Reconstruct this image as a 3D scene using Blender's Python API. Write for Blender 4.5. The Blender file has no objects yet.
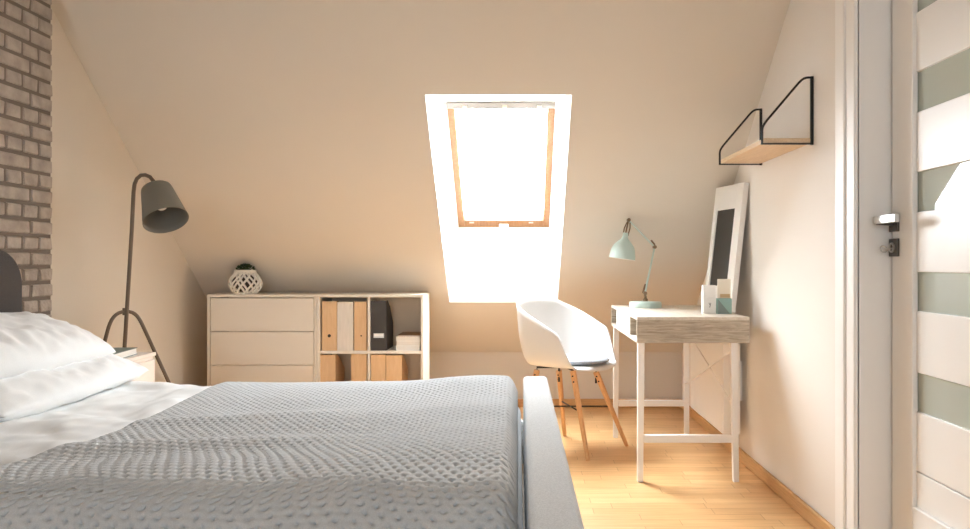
import bpy, bmesh, math, random
from mathutils import Vector, Matrix, noise
random.seed(7)
C = bpy.context.scene.collection
F = 754.0
PI = math.pi

# ------------------------------------------------------------------ helpers
class MB:
    """collects verts / faces, links them as ONE mesh object"""
    def __init__(s): s.v = []; s.f = []
    def add(s, vs, fs):
        o = len(s.v); s.v += [tuple(p) for p in vs]; s.f += [tuple(i + o for i in f) for f in fs]; return s
    def box(s, x0, x1, y0, y1, z0, z1, M=None):
        vs = [Vector((x, y, z)) for x in (x0, x1) for y in (y0, y1) for z in (z0, z1)]
        if M is not None: vs = [M @ p for p in vs]
        return s.add(vs, [(0,1,3,2),(4,6,7,5),(0,4,5,1),(2,3,7,6),(0,2,6,4),(1,5,7,3)])
    def bar(s, a, b, w, h=None, up=(0,0,1), taper=1.0):
        h = h or w; a = Vector(a); b = Vector(b); d = (b-a).normalized(); u = Vector(up)
        if abs(d.dot(u)) > .99: u = Vector((0,1,0))
        r = d.cross(u).normalized(); u = r.cross(d).normalized(); vs = []
        for p, k in ((a,1.0),(b,taper)):
            for i,j in ((-1,-1),(1,-1),(1,1),(-1,1)): vs.append(p + r*i*w*k/2 + u*j*h*k/2)
        return s.add(vs, [(0,1,2,3)[::-1],(4,5,6,7),(0,1,5,4),(1,2,6,5),(2,3,7,6),(3,0,4,7)])
    def tube(s, pts, r, n=10, closed=False, caps=True):
        pts = [Vector(p) for p in pts]; N = len(pts); vs = []; fs = []
        rs = r if isinstance(r, (list,tuple)) else [r]*N
        prev = None
        for i,p in enumerate(pts):
            if closed: t = (pts[(i+1)%N]-pts[i-1])
            else: t = pts[min(i+1,N-1)]-pts[max(i-1,0)]
            t.normalize()
            if prev is None:
                u = Vector((0,0,1)) if abs(t.z)<.9 else Vector((1,0,0))
                u = (u - t*u.dot(t)).normalized()
            else: u = (prev - t*prev.dot(t)).normalized()
            prev = u; w = t.cross(u)
            for k in range(n):
                a = 2*PI*k/n; vs.append(p + (u*math.cos(a)+w*math.sin(a))*rs[i])
        M_ = N if closed else N-1
        for i in range(M_):
            for k in range(n):
                a=i*n+k; b=i*n+(k+1)%n; c=((i+1)%N)*n+(k+1)%n; d=((i+1)%N)*n+k
                fs.append((a,b,c,d))
        if caps and not closed:
            fs.append(tuple(range(n))[::-1]); fs.append(tuple((N-1)*n+k for k in range(n)))
        return s.add(vs, fs)
    def lathe(s, prof, M=None, n=32, closed=False):
        vs=[];fs=[]
        for (r,z) in prof:
            for k in range(n):
                a=2*PI*k/n; p=Vector((r*math.cos(a), r*math.sin(a), z)); vs.append(M@p if M is not None else p)
        for i in range(len(prof)-1):
            for k in range(n):
                fs.append((i*n+k, i*n+(k+1)%n, (i+1)*n+(k+1)%n, (i+1)*n+k))
        if not closed:
            if prof[0][0]>1e-6: fs.append(tuple(range(n))[::-1])
            if prof[-1][0]>1e-6: fs.append(tuple((len(prof)-1)*n+k for k in range(n)))
        return s.add(vs,fs)
    def grid(s, fn, nu, nv):
        vs=[fn(i/nu,j/nv) for i in range(nu+1) for j in range(nv+1)]
        fs=[(i*(nv+1)+j,(i+1)*(nv+1)+j,(i+1)*(nv+1)+j+1,i*(nv+1)+j+1) for i in range(nu) for j in range(nv)]
        return s.add(vs,fs)
    def prism(s, poly, ext):
        """polygon (3d points) extruded along vector"""
        e=Vector(ext); n=len(poly); vs=[Vector(p) for p in poly]; vs+=[p+e for p in vs]
        fs=[tuple(range(n))[::-1], tuple(range(n,2*n))]+[(i,(i+1)%n,n+(i+1)%n,n+i) for i in range(n)]
        return s.add(vs,fs)
    def build(s, name, mat, parent=None, smooth=False, bevel=0, seg=2, sub=0, solid=0, origin=None, label=None, fixn=True, auto=None):
        me=bpy.data.meshes.new(name); me.from_pydata(s.v,[],s.f); me.update()
        bm=bmesh.new(); bm.from_mesh(me)
        if smooth or auto: bmesh.ops.remove_doubles(bm, verts=bm.verts, dist=1e-6)
        if fixn: bmesh.ops.recalc_face_normals(bm, faces=bm.faces)
        if origin is not None:
            bmesh.ops.translate(bm, verts=bm.verts, vec=-Vector(origin))
        bm.to_mesh(me); bm.free()
        o=bpy.data.objects.new(name, me); C.objects.link(o)
        if origin is not None: o.location=origin
        if mat: me.materials.append(mat)
        if parent is not None:
            o.parent=parent
            o.matrix_parent_inverse=Matrix.Identity(4)
            q=parent; pw=Vector((0,0,0))
            while q is not None: pw+=q.location; q=q.parent
            o.location = Vector(origin if origin is not None else (0,0,0)) - pw
        if smooth or auto:
            for p in me.polygons: p.use_smooth=True
        if auto:
            try: me.set_sharp_from_angle(angle=math.radians(auto))
            except Exception: pass
        if solid:
            m=o.modifiers.new('thick','SOLIDIFY'); m.thickness=solid; m.offset=0
        if bevel:
            m=o.modifiers.new('bevel','BEVEL'); m.width=bevel; m.segments=seg; m.limit_method='ANGLE'; m.angle_limit=math.radians(40)
            for p in me.polygons: p.use_smooth=True
            m.harden_normals=True
        if sub:
            m=o.modifiers.new('sub','SUBSURF'); m.levels=sub; m.render_levels=sub
        if label: o['label']=label
        return o

def tag(o, label, cat, group=None, kind=None):
    o['label']=label; o['category']=cat
    if group: o['group']=group
    if kind: o['kind']=kind
    return o
def empty(name, loc, label, cat, group=None, kind=None):
    o=bpy.data.objects.new(name,None); C.objects.link(o); o.location=loc; o.empty_display_size=.05
    return tag(o,label,cat,group,kind)
def box(x0,x1,y0,y1,z0,z1,M=None): return MB().box(x0,x1,y0,y1,z0,z1,M)
def arc(c, a0, a1, r, u, w, n=8):
    c=Vector(c);u=Vector(u);w=Vector(w)
    return [c+u*r*math.cos(a0+(a1-a0)*i/n)+w*r*math.sin(a0+(a1-a0)*i/n) for i in range(n+1)]
def smooth01(t): t=max(0,min(1,t)); return t*t*(3-2*t)
def nz(x,y,z=0): return noise.noise(Vector((x,y,z)))

# ------------------------------------------------------------------ materials
def mat(name, col, rough=.5, metal=0, spec=None, bump=None, var=None, sheen=0, coat=0, stretch=(1,1,1)):
    m=bpy.data.materials.new(name); m.use_nodes=True; nt=m.node_tree; b=nt.nodes['Principled BSDF']
    b.inputs['Base Color'].default_value=(*col,1); b.inputs['Roughness'].default_value=rough; b.inputs['Metallic'].default_value=metal
    if spec is not None: b.inputs['Specular IOR Level'].default_value=spec
    if sheen: b.inputs['Sheen Weight'].default_value=sheen
    if coat: b.inputs['Coat Weight'].default_value=coat
    tc=nt.nodes.new('ShaderNodeTexCoord'); mp=nt.nodes.new('ShaderNodeMapping'); mp.inputs['Scale'].default_value=stretch
    nt.links.new(tc.outputs['Object'],mp.inputs['Vector'])
    if bump:
        sc,st,dist=bump; n=nt.nodes.new('ShaderNodeTexNoise'); n.inputs['Scale'].default_value=sc; n.inputs['Detail'].default_value=4
        nt.links.new(mp.outputs[0],n.inputs['Vector']); bp=nt.nodes.new('ShaderNodeBump'); bp.inputs['Strength'].default_value=st; bp.inputs['Distance'].default_value=dist
        nt.links.new(n.outputs['Fac'],bp.inputs['Height']); nt.links.new(bp.outputs[0],b.inputs['Normal'])
    if var:
        sc,amt=var; n=nt.nodes.new('ShaderNodeTexNoise'); n.inputs['Scale'].default_value=sc; n.inputs['Detail'].default_value=5
        nt.links.new(mp.outputs[0],n.inputs['Vector'])
        r=nt.nodes.new('ShaderNodeValToRGB'); r.color_ramp.elements[0].position=.3; r.color_ramp.elements[1].position=.7
        r.color_ramp.elements[0].color=(*[c*(1-amt) for c in col],1); r.color_ramp.elements[1].color=(*[min(1,c*(1+amt)) for c in col],1)
        nt.links.new(n.outputs['Fac'],r.inputs['Fac']); nt.links.new(r.outputs[0],b.inputs['Base Color'])
    return m

def wood(name, c1, c2, scale=(1,18,18), rough=.45, rings=6, dist=6.0, c3=None):
    m=bpy.data.materials.new(name); m.use_nodes=True; nt=m.node_tree; b=nt.nodes['Principled BSDF']; b.inputs['Roughness'].default_value=rough
    tc=nt.nodes.new('ShaderNodeTexCoord'); mp=nt.nodes.new('ShaderNodeMapping'); mp.inputs['Scale'].default_value=scale
    nt.links.new(tc.outputs['Object'],mp.inputs['Vector'])
    n=nt.nodes.new('ShaderNodeTexNoise'); n.inputs['Scale'].default_value=rings; n.inputs['Detail'].default_value=8; n.inputs['Roughness'].default_value=.65; n.inputs['Distortion'].default_value=dist*.1
    nt.links.new(mp.outputs[0],n.inputs['Vector'])
    r=nt.nodes.new('ShaderNodeValToRGB'); r.color_ramp.elements[0].position=.32; r.color_ramp.elements[1].position=.68
    r.color_ramp.elements[0].color=(*c1,1); r.color_ramp.elements[1].color=(*c2,1)
    nt.links.new(n.outputs['Fac'],r.inputs['Fac']); nt.links.new(r.outputs[0],b.inputs['Base Color'])
    bp=nt.nodes.new('ShaderNodeBump'); bp.inputs['Strength'].default_value=.1; bp.inputs['Distance'].default_value=.002
    nt.links.new(n.outputs['Fac'],bp.inputs['Height']); nt.links.new(bp.outputs[0],b.inputs['Normal'])
    return m

def floor_material():
    m=bpy.data.materials.new('oak_parquet'); m.use_nodes=True; nt=m.node_tree; b=nt.nodes['Principled BSDF']
    tc=nt.nodes.new('ShaderNodeTexCoord')
    br=nt.nodes.new('ShaderNodeTexBrick'); br.inputs['Scale'].default_value=1; br.inputs['Brick Width'].default_value=.48; br.inputs['Row Height'].default_value=.068
    br.inputs['Mortar Size'].default_value=.0011; br.inputs['Mortar Smooth'].default_value=.2; br.offset=.37; br.offset_frequency=2; br.squash=.8; br.squash_frequency=3
    br.inputs['Color1'].default_value=(.84,.545,.265,1); br.inputs['Color2'].default_value=(.72,.43,.19,1); br.inputs['Mortar'].default_value=(.38,.19,.075,1)
    nt.links.new(tc.outputs['Object'],br.inputs['Vector'])
    mp=nt.nodes.new('ShaderNodeMapping'); mp.inputs['Scale'].default_value=(2,38,1); nt.links.new(tc.outputs['Object'],mp.inputs['Vector'])
    n=nt.nodes.new('ShaderNodeTexNoise'); n.inputs['Scale'].default_value=2.2; n.inputs['Detail'].default_value=7; n.inputs['Distortion'].default_value=.6
    nt.links.new(mp.outputs[0],n.inputs['Vector'])
    r=nt.nodes.new('ShaderNodeValToRGB'); r.color_ramp.elements[0].position=.3; r.color_ramp.elements[1].position=.72
    r.color_ramp.elements[0].color=(.66,.60,.54,1); r.color_ramp.elements[1].color=(1,1,1,1)
    nt.links.new(n.outputs['Fac'],r.inputs['Fac'])
    mx=nt.nodes.new('ShaderNodeMix'); mx.data_type='RGBA'; mx.blend_type='MULTIPLY'; mx.inputs[0].default_value=.7
    nt.links.new(br.outputs['Color'],mx.inputs[6]); nt.links.new(r.outputs[0],mx.inputs[7]); nt.links.new(mx.outputs[2],b.inputs['Base Color'])
    b.inputs['Roughness'].default_value=.36
    b.inputs['Coat Weight'].default_value=.25; b.inputs['Coat Roughness'].default_value=.22
    bp=nt.nodes.new('ShaderNodeBump'); bp.inputs['Strength'].default_value=.25; bp.inputs['Distance'].default_value=.001
    nt.links.new(br.outputs['Fac'],bp.inputs['Height']); bp.invert=True; nt.links.new(bp.outputs[0],b.inputs['Normal'])
    return m

def fabric(name, col, scale, rough=.95, strength=.5, dist=.0015, var=.12, sheen=.1):
    m=bpy.data.materials.new(name); m.use_nodes=True; nt=m.node_tree; b=nt.nodes['Principled BSDF']; b.inputs['Roughness'].default_value=rough; b.inputs['Specular IOR Level'].default_value=.2
    b.inputs['Sheen Weight'].default_value=sheen
    tc=nt.nodes.new('ShaderNodeTexCoord')
    w1=nt.nodes.new('ShaderNodeTexNoise'); w1.inputs['Scale'].default_value=scale; w1.inputs['Detail'].default_value=3
    nt.links.new(tc.outputs['Object'],w1.inputs['Vector'])
    r=nt.nodes.new('ShaderNodeValToRGB'); r.color_ramp.elements[0].position=.32; r.color_ramp.elements[1].position=.68
    r.color_ramp.elements[0].color=(*[c*(1-var) for c in col],1); r.color_ramp.elements[1].color=(*[min(1,c*(1+var)) for c in col],1)
    nt.links.new(w1.outputs['Fac'],r.inputs['Fac']); nt.links.new(r.outputs[0],b.inputs['Base Color'])
    bp=nt.nodes.new('ShaderNodeBump'); bp.inputs['Strength'].default_value=strength; bp.inputs['Distance'].default_value=dist
    nt.links.new(w1.outputs['Fac'],bp.inputs['Height']); nt.links.new(bp.outputs[0],b.inputs['Normal'])
    return m

def thin_glass(name, tint, refl=.12, rough=.02, frost=0):
    m=bpy.data.materials.new(name); m.use_nodes=True; nt=m.node_tree; nt.nodes.clear()
    out=nt.nodes.new('ShaderNodeOutputMaterial'); t=nt.nodes.new('ShaderNodeBsdfTransparent'); t.inputs[0].default_value=(*tint,1)
    g=nt.nodes.new('ShaderNodeBsdfGlossy'); g.inputs['Roughness'].default_value=rough
    lw=nt.nodes.new('ShaderNodeLayerWeight'); lw.inputs['Blend'].default_value=.5
    pw=nt.nodes.new('ShaderNodeMath'); pw.operation='POWER'; pw.inputs[1].default_value=4.5; nt.links.new(lw.outputs['Facing'],pw.inputs[0])
    f=nt.nodes.new('ShaderNodeMath'); f.operation='MULTIPLY_ADD'; f.inputs[1].default_value=.92; f.inputs[2].default_value=.045; nt.links.new(pw.outputs[0],f.inputs[0])
    mx=nt.nodes.new('ShaderNodeMixShader'); nt.links.new(f.outputs[0],mx.inputs[0]); nt.links.new(t.outputs[0],mx.inputs[1]); nt.links.new(g.outputs[0],mx.inputs[2])
    if frost:
        d=nt.nodes.new('ShaderNodeBsdfDiffuse'); d.inputs[0].default_value=(.70,.76,.69,1)
        m2=nt.nodes.new('ShaderNodeMixShader'); m2.inputs[0].default_value=frost
        nt.links.new(t.outputs[0],m2.inputs[1]); nt.links.new(d.outputs[0],m2.inputs[2]); nt.links.new(m2.outputs[0],mx.inputs[1])
    nt.links.new(mx.outputs[0],out.inputs[0]); return m

PAINT=(.68,.622,.54)
M={}
M['paint']=mat('cream_wall_paint',PAINT,.9,bump=(220,.06,.001),var=(1.3,.015))
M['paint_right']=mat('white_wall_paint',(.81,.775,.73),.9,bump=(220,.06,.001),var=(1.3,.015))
M['reveal']=mat('white_reveal_paint',(.88,.87,.85),.8)
M['white']=mat('white_lacquer',(.84,.82,.79),.38)
M['door']=mat('white_door_lacquer',(.88,.865,.84),.35)
M['cabinet']=mat('cream_white_cabinet',(.80,.745,.66),.42)
M['backboard']=mat('beige_back_board',(.74,.60,.44),.7)
M['pine']=wood('pine_window_wood',(.23,.105,.042),(.32,.165,.072),(14,1.2,1.2),.4)
M['pinev']=wood('pine_window_wood_upright',(.23,.105,.042),(.32,.165,.072),(14,14,1.2),.4)
M['floor']=floor_material()
M['base_wood']=wood('oak_baseboard',(.50,.27,.10),(.66,.39,.17),(1.5,1.5,30),.45)
M['oak']=wood('grey_oak_laminate',(.28,.228,.165),(.60,.515,.405),(2.2,2.2,26),.5,rings=3.2,dist=14)
M['oak_lit']=wood('grey_oak_lit',(.60,.52,.43),(.74,.67,.57),(20,1.6,20),.45,rings=3,dist=10)  # same desk oak, painted lighter where the skylight falls on it
M['birch']=wood('pale_birch',(.62,.44,.27),(.76,.58,.39),(24,1.5,24),.5)
M['beech']=wood('beech_leg',(.58,.30,.12),(.72,.42,.20),(30,30,3),.4)
M['black']=mat('black_metal',(.012,.011,.011),.45,.3)
M['steel']=mat('brushed_steel',(.62,.60,.57),.3,1)
M['darksteel']=mat('dark_nickel',(.10,.09,.08),.35,.9)
M['lampgrey']=mat('olive_grey_lamp_paint',(.205,.195,.165),.55)
M['lampinner']=mat('lamp_shade_inner',(.16,.145,.12),.6)
M['taupe']=mat('taupe_lamp_tube',(.15,.115,.085),.5)
M['mint']=mat('mint_lamp_paint',(.50,.62,.575),.4)
M['bronze']=mat('aged_brass_joint',(.22,.15,.09),.4,.8)
M['teal']=mat('teal_paper',(.30,.46,.42),.7)
M['card']=mat('white_card',(.86,.84,.80),.7)
M['cream']=mat('cream_card',(.84,.76,.64),.7)
M['tan']=mat('tan_card_band',(.62,.43,.24),.7)
M['plastic']=mat('white_shell_plastic',(.68,.66,.635),.35)
M['cushion']=fabric('grey_cushion_felt',(.25,.26,.28),350,var=.2)
M['linen']=fabric('white_cotton',(.86,.87,.87),260,rough=.9,strength=.12,dist=.0008,var=.02)
M['knit']=fabric('grey_knit_wool',(.59,.61,.625),600,strength=.4,dist=.0015,var=.1,sheen=.15)
M['uphol']=fabric('light_grey_upholstery',(.60,.605,.60),380,strength=.4,dist=.001,var=.13)
M['darkuphol']=fabric('dark_taupe_upholstery',(.075,.066,.063),300,strength=.4,dist=.001,var=.25)
M['matt']=fabric('mattress_ticking',(.78,.79,.80),200,strength=.1,var=.03)
M['kraft']=wood('cardboard_file',(.66,.44,.25),(.75,.53,.32),(10,10,1.3),.75)
M['filewhite']=wood('white_grained_file',(.70,.655,.60),(.78,.735,.68),(16,16,1.5),.7)
M['fileblack']=mat('charcoal_file_board',(.055,.05,.048),.7)
M['hole_shade']=mat('painted_hole_shade',(.02,.015,.01),.9)
M['bookteal']=mat('greyed_teal_cover',(.20,.25,.23),.6)
M['bookbrown']=mat('brown_notebook_cover',(.32,.18,.09),.7)
M['paper']=mat('paper_block',(.80,.77,.72),.85,stretch=(1,1,220),var=(3,.05))
M['pinkwhite']=mat('nightstand_white',(.82,.75,.69),.45)
M['basket']=mat('white_lattice_ceramic',(.80,.77,.71),.55)
M['liner']=mat('dark_pot_liner',(.05,.038,.028),.8)
M['leaf']=mat('dark_green_leaf',(.035,.06,.018),.55)
M['radiator']=mat('cream_white_enamel',(.86,.83,.785),.35)
M['print']=mat('black_brown_print',(.022,.018,.015),.35)
M['grout']=mat('brick_grout',(.19,.16,.135),.95,bump=(160,.6,.003))
M['brick']=mat('grey_painted_brick',(.40,.35,.305),.9,bump=(70,1.0,.005),var=(16,.2))
M['glass']=thin_glass('window_glass',(.97,.98,.98))
M['doorglass']=thin_glass('satin_door_glass',(.60,.66,.60),frost=.7)
M['blind']=mat('grey_blind_rail',(.27,.25,.225),.5)

# ------------------------------------------------------------------ room shell
XL, XR, YB, YF, ZC = -1.95, 1.13, 5.20, -4.2, 2.60
SL=.822; KN=.379
def zc(y): return min(ZC, KN+SL*(YB-y))
YR=YB-(ZC-KN)/SL
tag(MB().add([(XL-.1,YF-.1,0),(XR+.4,YF-.1,0),(XR+.4,YB,0),(XL-.1,YB,0)],[(0,1,2,3)]).build('floor',M['floor'],fixn=False),
    'warm honey-coloured wood strip floor across the whole room','floor',kind='structure')
# skylight reveal corners
sk=dict(x0=-.432,x1=.249,yt=3.50,yb=4.754)
# window frame outer rectangle (splayed in)
wf=dict(x0=-.386,x1=.208,yt=3.93,zt=1.838,yb=4.735,zb=1.210)
m=MB()
a,b,c,d=(XL,YB,KN),(XR,YB,KN),(XR,YR,ZC),(XL,YR,ZC)
def cp(x,y): return (x,y,KN+SL*(YB-y))
ys=[YB,sk['yb'],sk['yt'],YR]; xs=[XL,sk['x0'],sk['x1'],XR]
for i in range(3):
    for j in range(3):
        if i==1 and j==1: continue
        m.add([cp(xs[i],ys[j]),cp(xs[i+1],ys[j]),cp(xs[i+1],ys[j+1]),cp(xs[i],ys[j+1])],[(0,1,2,3)])
m.add([(XL,YR,ZC),(XR,YR,ZC),(XR,YF,ZC),(XL,YF,ZC)],[(0,1,2,3)])
tag(m.build('ceiling',M['paint']),'cream painted attic ceiling sloping down around the skylight','ceiling',kind='structure')
tag(MB().add([(XL,YB,0),(XR,YB,0),(XR,YB,KN),(XL,YB,KN)],[(0,1,2,3)]).build('wall_back',M['paint']),
    'low cream knee wall under the sloping ceiling','wall',kind='structure')
tag(MB().add([(XL,YF,0),(XL,YB,0),(XL,YB,KN),(XL,YR,ZC),(XL,YF,ZC)],[(0,1,2,3,4)]).build('wall_left',M['paint']),
    'cream gable wall behind the grey floor lamp','wall',kind='structure')
DY0,DY1,DZ=1.62,2.50,2.06
m=MB()
m.add([(XR,DY1,0),(XR,YB,0),(XR,YB,KN),(XR,YR,ZC),(XR,DY1,ZC)],[(0,1,2,3,4)])
m.add([(XR,DY0,DZ),(XR,DY1,DZ),(XR,DY1,ZC),(XR,DY0,ZC)],[(0,1,2,3)])
m.add([(XR,YF,0),(XR,DY0,0),(XR,DY0,ZC),(XR,YF,ZC)],[(0,1,2,3)])
tag(m.build('wall_right',M['paint_right']),'white side wall with the wire bracket shelf and the doorway','wall',kind='structure')
m=MB(); hx0,hx1,hy0_,hy1_=XR,2.35,.6,3.3
m.add([(hx1,hy0_,0),(hx1,hy1_,0),(hx1,hy1_,ZC),(hx1,hy0_,ZC)],[(0,1,2,3)]); m.add([(hx0+.1,hy0_,0),(hx1,hy0_,0),(hx1,hy0_,ZC),(hx0+.1,hy0_,ZC)],[(0,1,2,3)]); m.add([(hx0+.1,hy1_,0),(hx1,hy1_,0),(hx1,hy1_,ZC),(hx0+.1,hy1_,ZC)],[(0,1,2,3)])
m.add([(hx0+.1,hy0_,ZC),(hx1,hy0_,ZC),(hx1,hy1_,ZC),(hx0+.1,hy1_,ZC)],[(0,1,2,3)]); m.add([(hx0+.1,hy0_,0),(hx1,hy0_,0),(hx1,hy1_,0),(hx0+.1,hy1_,0)],[(0,1,2,3)])
m.add([(hx0+.1,DY1+.02,0),(hx0+.1,hy1_,0),(hx0+.1,hy1_,ZC),(hx0+.1,DY1+.02,ZC)],[(0,1,2,3)]); m.add([(hx0+.1,hy0_,0),(hx0+.1,DY0-.02,0),(hx0+.1,DY0-.02,ZC),(hx0+.1,hy0_,ZC)],[(0,1,2,3)]); m.add([(hx0+.1,DY0-.02,DZ+.02),(hx0+.1,DY1+.02,DZ+.02),(hx0+.1,DY1+.02,ZC),(hx0+.1,DY0-.02,ZC)],[(0,1,2,3)])
tag(m.build('wall_hallway',M['paint']),'dim hallway behind the frosted glass of the door','hallway',kind='structure')
# rear wall with unseen window opening added for fill light
RX0,RX1,RZ0,RZ1=-1.3,.3,.9,2.1
m=MB()
xs=[XL,RX0,RX1,XR]; zs=[0,RZ0,RZ1,ZC]
for i in range(3):
    for j in range(3):
        if i==1 and j==1: continue
        m.add([(xs[i],YF,zs[j]),(xs[i+1],YF,zs[j]),(xs[i+1],YF,zs[j+1]),(xs[i],YF,zs[j+1])],[(0,1,2,3)])
tag(m.build('wall_front',M['paint']),'cream wall opposite the sloping ceiling, behind the viewer','wall',kind='structure')

# brick-faced chimney breast
BX,BY=-1.88,3.035
w=empty('wall_brick',(BX,BY,0),'grey painted brick wall strip behind the headboard','wall',kind='structure')
box(XL-.02,BX-.001,.7,BY-.001,0,2.62).build('grout_bed',M['grout'],w,label='dark mortar joints')
m=MB(); ch=.0615; row=0; z=.0
while z<2.55:
    h=ch-.007; y=BY
    stretch = row%2==0
    first=True
    while y>.75:
        L=(.192 if stretch else .096)
        if first: L*= (.70 if stretch else .88)
        first=False
        y0=y-L+.006; y1=y
        if y0<.72: break
        t=random.uniform(0,.003); j=lambda:random.uniform(-.0025,.0025)
        # pillow-edged brick face
        n=3; bw=.006
        P=[(BX-.01,y0,z),(BX-.01,y1,z),(BX-.01,y1,z+h),(BX-.01,y0,z+h)]
        e1=0 if y1==BY else bw
        Q=[(BX+.004+t+j(),y0+bw+j()*.6,z+bw+j()*.6),(BX+.004+t+j(),y1-e1*.8-(abs(j()) if e1 else 0),z+bw+j()*.6),(BX+.004+t+j(),y1-e1*.8-(abs(j()) if e1 else 0),z+h-bw+j()*.6),(BX+.004+t+j(),y0+bw+j()*.6,z+h-bw+j()*.6)]
        m.add(P+Q,[(4,5,6,7),(0,1,5,4),(1,2,6,5),(2,3,7,6),(3,0,4,7)])
        y-=L
    z+=ch; row+=1
bo=m.build('brick_facing',M['brick'],w,bevel=.003,seg=2)

# baseboards
def skirt(name,x0,x1,y0,y1,label):
    tag(box(x0,x1,y0,y1,0,.058).build(name,M['base_wood'],bevel=.006),label,'baseboard',kind='structure')
skirt('baseboard_right',XR-.018,XR,DY1+.13,YB,'honey wood skirting along the white side wall')
skirt('baseboard_back',XL+.018,XR-.018,YB-.018,YB,'honey wood skirting along the knee wall')
skirt('baseboard_left',XL,XL+.018,BY,YB-.018,'honey wood skirting along the gable wall behind the lamp')

# ------------------------------------------------------------------ skylight
ws=empty('window_1',(-.09,4.3,1.4),'bright roof skylight with pine frame and white reveal above the armchair','window',kind='structure')
R=[cp(sk['x0'],sk['yt']),cp(sk['x1'],sk['yt']),cp(sk['x1'],sk['yb']),cp(sk['x0'],sk['yb'])]
T=[(wf['x0'],wf['yt'],wf['zt']),(wf['x1'],wf['yt'],wf['zt']),(wf['x1'],wf['yb'],wf['zb']),(wf['x0'],wf['yb'],wf['zb'])]
MB().add(R+T,[(0,1,5,4),(1,2,6,5),(2,3,7,6),(3,0,4,7)]).build('reveal',M['reveal'],ws,fixn=False)
# frame axes
tT=Vector(((wf['x0']+wf['x1'])/2,wf['yt'],wf['zt'])); tB=Vector(((wf['x0']+wf['x1'])/2,wf['yb'],wf['zb']))
dn=(tB-tT); FL=dn.length; dn.normalize(); ex=Vector((1,0,0)); nrm=ex.cross(dn).normalized()
if nrm.y>0: nrm=-nrm      # towards the room
WM=Matrix(((ex.x,dn.x,nrm.x,tT.x),(ex.y,dn.y,nrm.y,tT.y),(ex.z,dn.z,nrm.z,tT.z),(0,0,0,1)))
hw=(wf['x1']-wf['x0'])/2
m=MB()
for (u0,u1,v0,v1) in ((-hw-.02,-hw+.012,-.02,FL+.02),(hw-.012,hw+.02,-.02,FL+.02),(-hw+.012,hw-.012,-.02,.012),(-hw+.012,hw-.012,FL-.004,FL+.02)):
    m.box(u0,u1,v0,v1,-.09,0,WM)
m.build('outer_frame',M['reveal'],ws)
m=MB()  # dark strips draw the shade in the gap round the sash
for u in (-hw+.0085,hw-.0085): m.box(u-.0045,u+.0045,.0,FL-.004,-.02,-.006,WM)
m.box(-hw+.013,hw-.013,FL-.0075,FL-.004,-.02,-.006,WM)
m.build('gap_shade_strip',M['bookbrown'],ws,label='dark brown strip painted for the shaded gap around the sash')
sv=MB(); sh=MB()
SW=.044; g=.007
for sx in (-1,1):
    a_,b_=sorted((sx*(hw-g),sx*(hw-g-SW)))
    sv.box(a_,b_,g,FL-.006,-.065,-.012,WM)
sv.build('sash_stile',M['pinev'],ws,bevel=.004,label='orange pine upright pair of the sash')
sh.box(-hw+g+SW,hw-g-SW,FL-.006-.055,FL-.006,-.065,-.012,WM)
sh.build('sash_rail',M['pine'],ws,bevel=.004)
box(-hw+g+SW,hw-g-SW,g,g+.04,-.065,-.012,WM).build('sash_rail',M['pine'],ws,bevel=.004)
bl=box(-hw+g+.004,hw-g-.004,g-.006,g+.036,-.012,.012,WM).build('blind_rail',M['blind'],ws,bevel=.005,label='pale grey blind rail across the top')
m=MB()
for u in (-.19,.02,.2): m.box(u-.012,u+.012,g+.01,g+.026,.012,.018,WM)
m.build('rail_clip',M['steel'],bl)
box(-hw+g+SW-.01,hw-g-SW+.01,g+.03,FL-.05,-.045,-.039,WM).build('pane',M['glass'],ws)
hd=MB()
hd.box(-.03,.03,FL-.034,FL-.012,-.012,.006,WM); hd.bar(WM@Vector((-.022,FL-.02,.014)),WM@Vector((.075,FL+.006,.024)),.022,.012,up=nrm)
hd.build('handle',M['card'],ws,bevel=.004,label='white latch handle on the lower rail')
box(-hw,hw,FL-.004,FL+.03,-.012,.004,WM).build('sill_strip',M['card'],ws,bevel=.002)
m=MB()
for u in (-.2,.17): m.box(u-.014,u+.014,FL-.05,FL-.043,-.012,-.006,WM)
m.build('blind_stop',M['steel'],ws)

# unseen rear window, added to let in fill light
w2=empty('fill_window',((RX0+RX1)/2,YF,RZ0),'unseen white framed window added behind the viewer for fill light','window',kind='structure')
m=MB()
for q in ((RX0,RX0+.05,RZ0,RZ1),(RX1-.05,RX1,RZ0,RZ1),(RX0+.05,RX1-.05,RZ0,RZ0+.05),(RX0+.05,RX1-.05,RZ1-.05,RZ1),(-.53,-.47,RZ0+.05,RZ1-.05)):
    m.box(q[0],q[1],YF-.05,YF+.01,q[2],q[3])
m.build('frame',M['white'],w2)
box(RX0+.05,RX1-.05,YF-.025,YF-.02,RZ0+.05,RZ1-.05).build('pane',M['glass'],w2)

# ------------------------------------------------------------------ door
DX=1.233
t1=empty('trim_1',(XR,DY1,0),'white door casing and lining at the right edge','door frame',kind='structure')
m=MB()
for (y0,y1) in ((DY1,DY1+.135),(DY0-.135,DY0)):
    m.box(XR-.016,XR,y0,y1,0,DZ+.1)
    ym=(y0+y1)/2
m.box(XR-.016,XR,DY0,DY1,DZ,DZ+.1)
m.build('casing',M['door'],t1,bevel=.006,seg=3)
box(XR-.024,XR-.014,DY1+.062,DY1+.133,0,DZ+.08).build('casing_bead',M['door'],t1,bevel=.006,seg=3)
m=MB(); m.box(XR,DX+.05,DY1,DY1+.04,0,DZ+.04); m.box(XR,DX+.05,DY0-.04,DY0,0,DZ+.04); m.box(XR,DX+.05,DY0,DY1,DZ,DZ+.04)
m.build('lining',M['door'],t1)
dr=empty('door_1',(DX,DY0,0),'white interior door with horizontal frosted glass strips','door',kind='structure')
Y0,Y1=DY0+.004,DY1-.014; ST=.128
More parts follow.
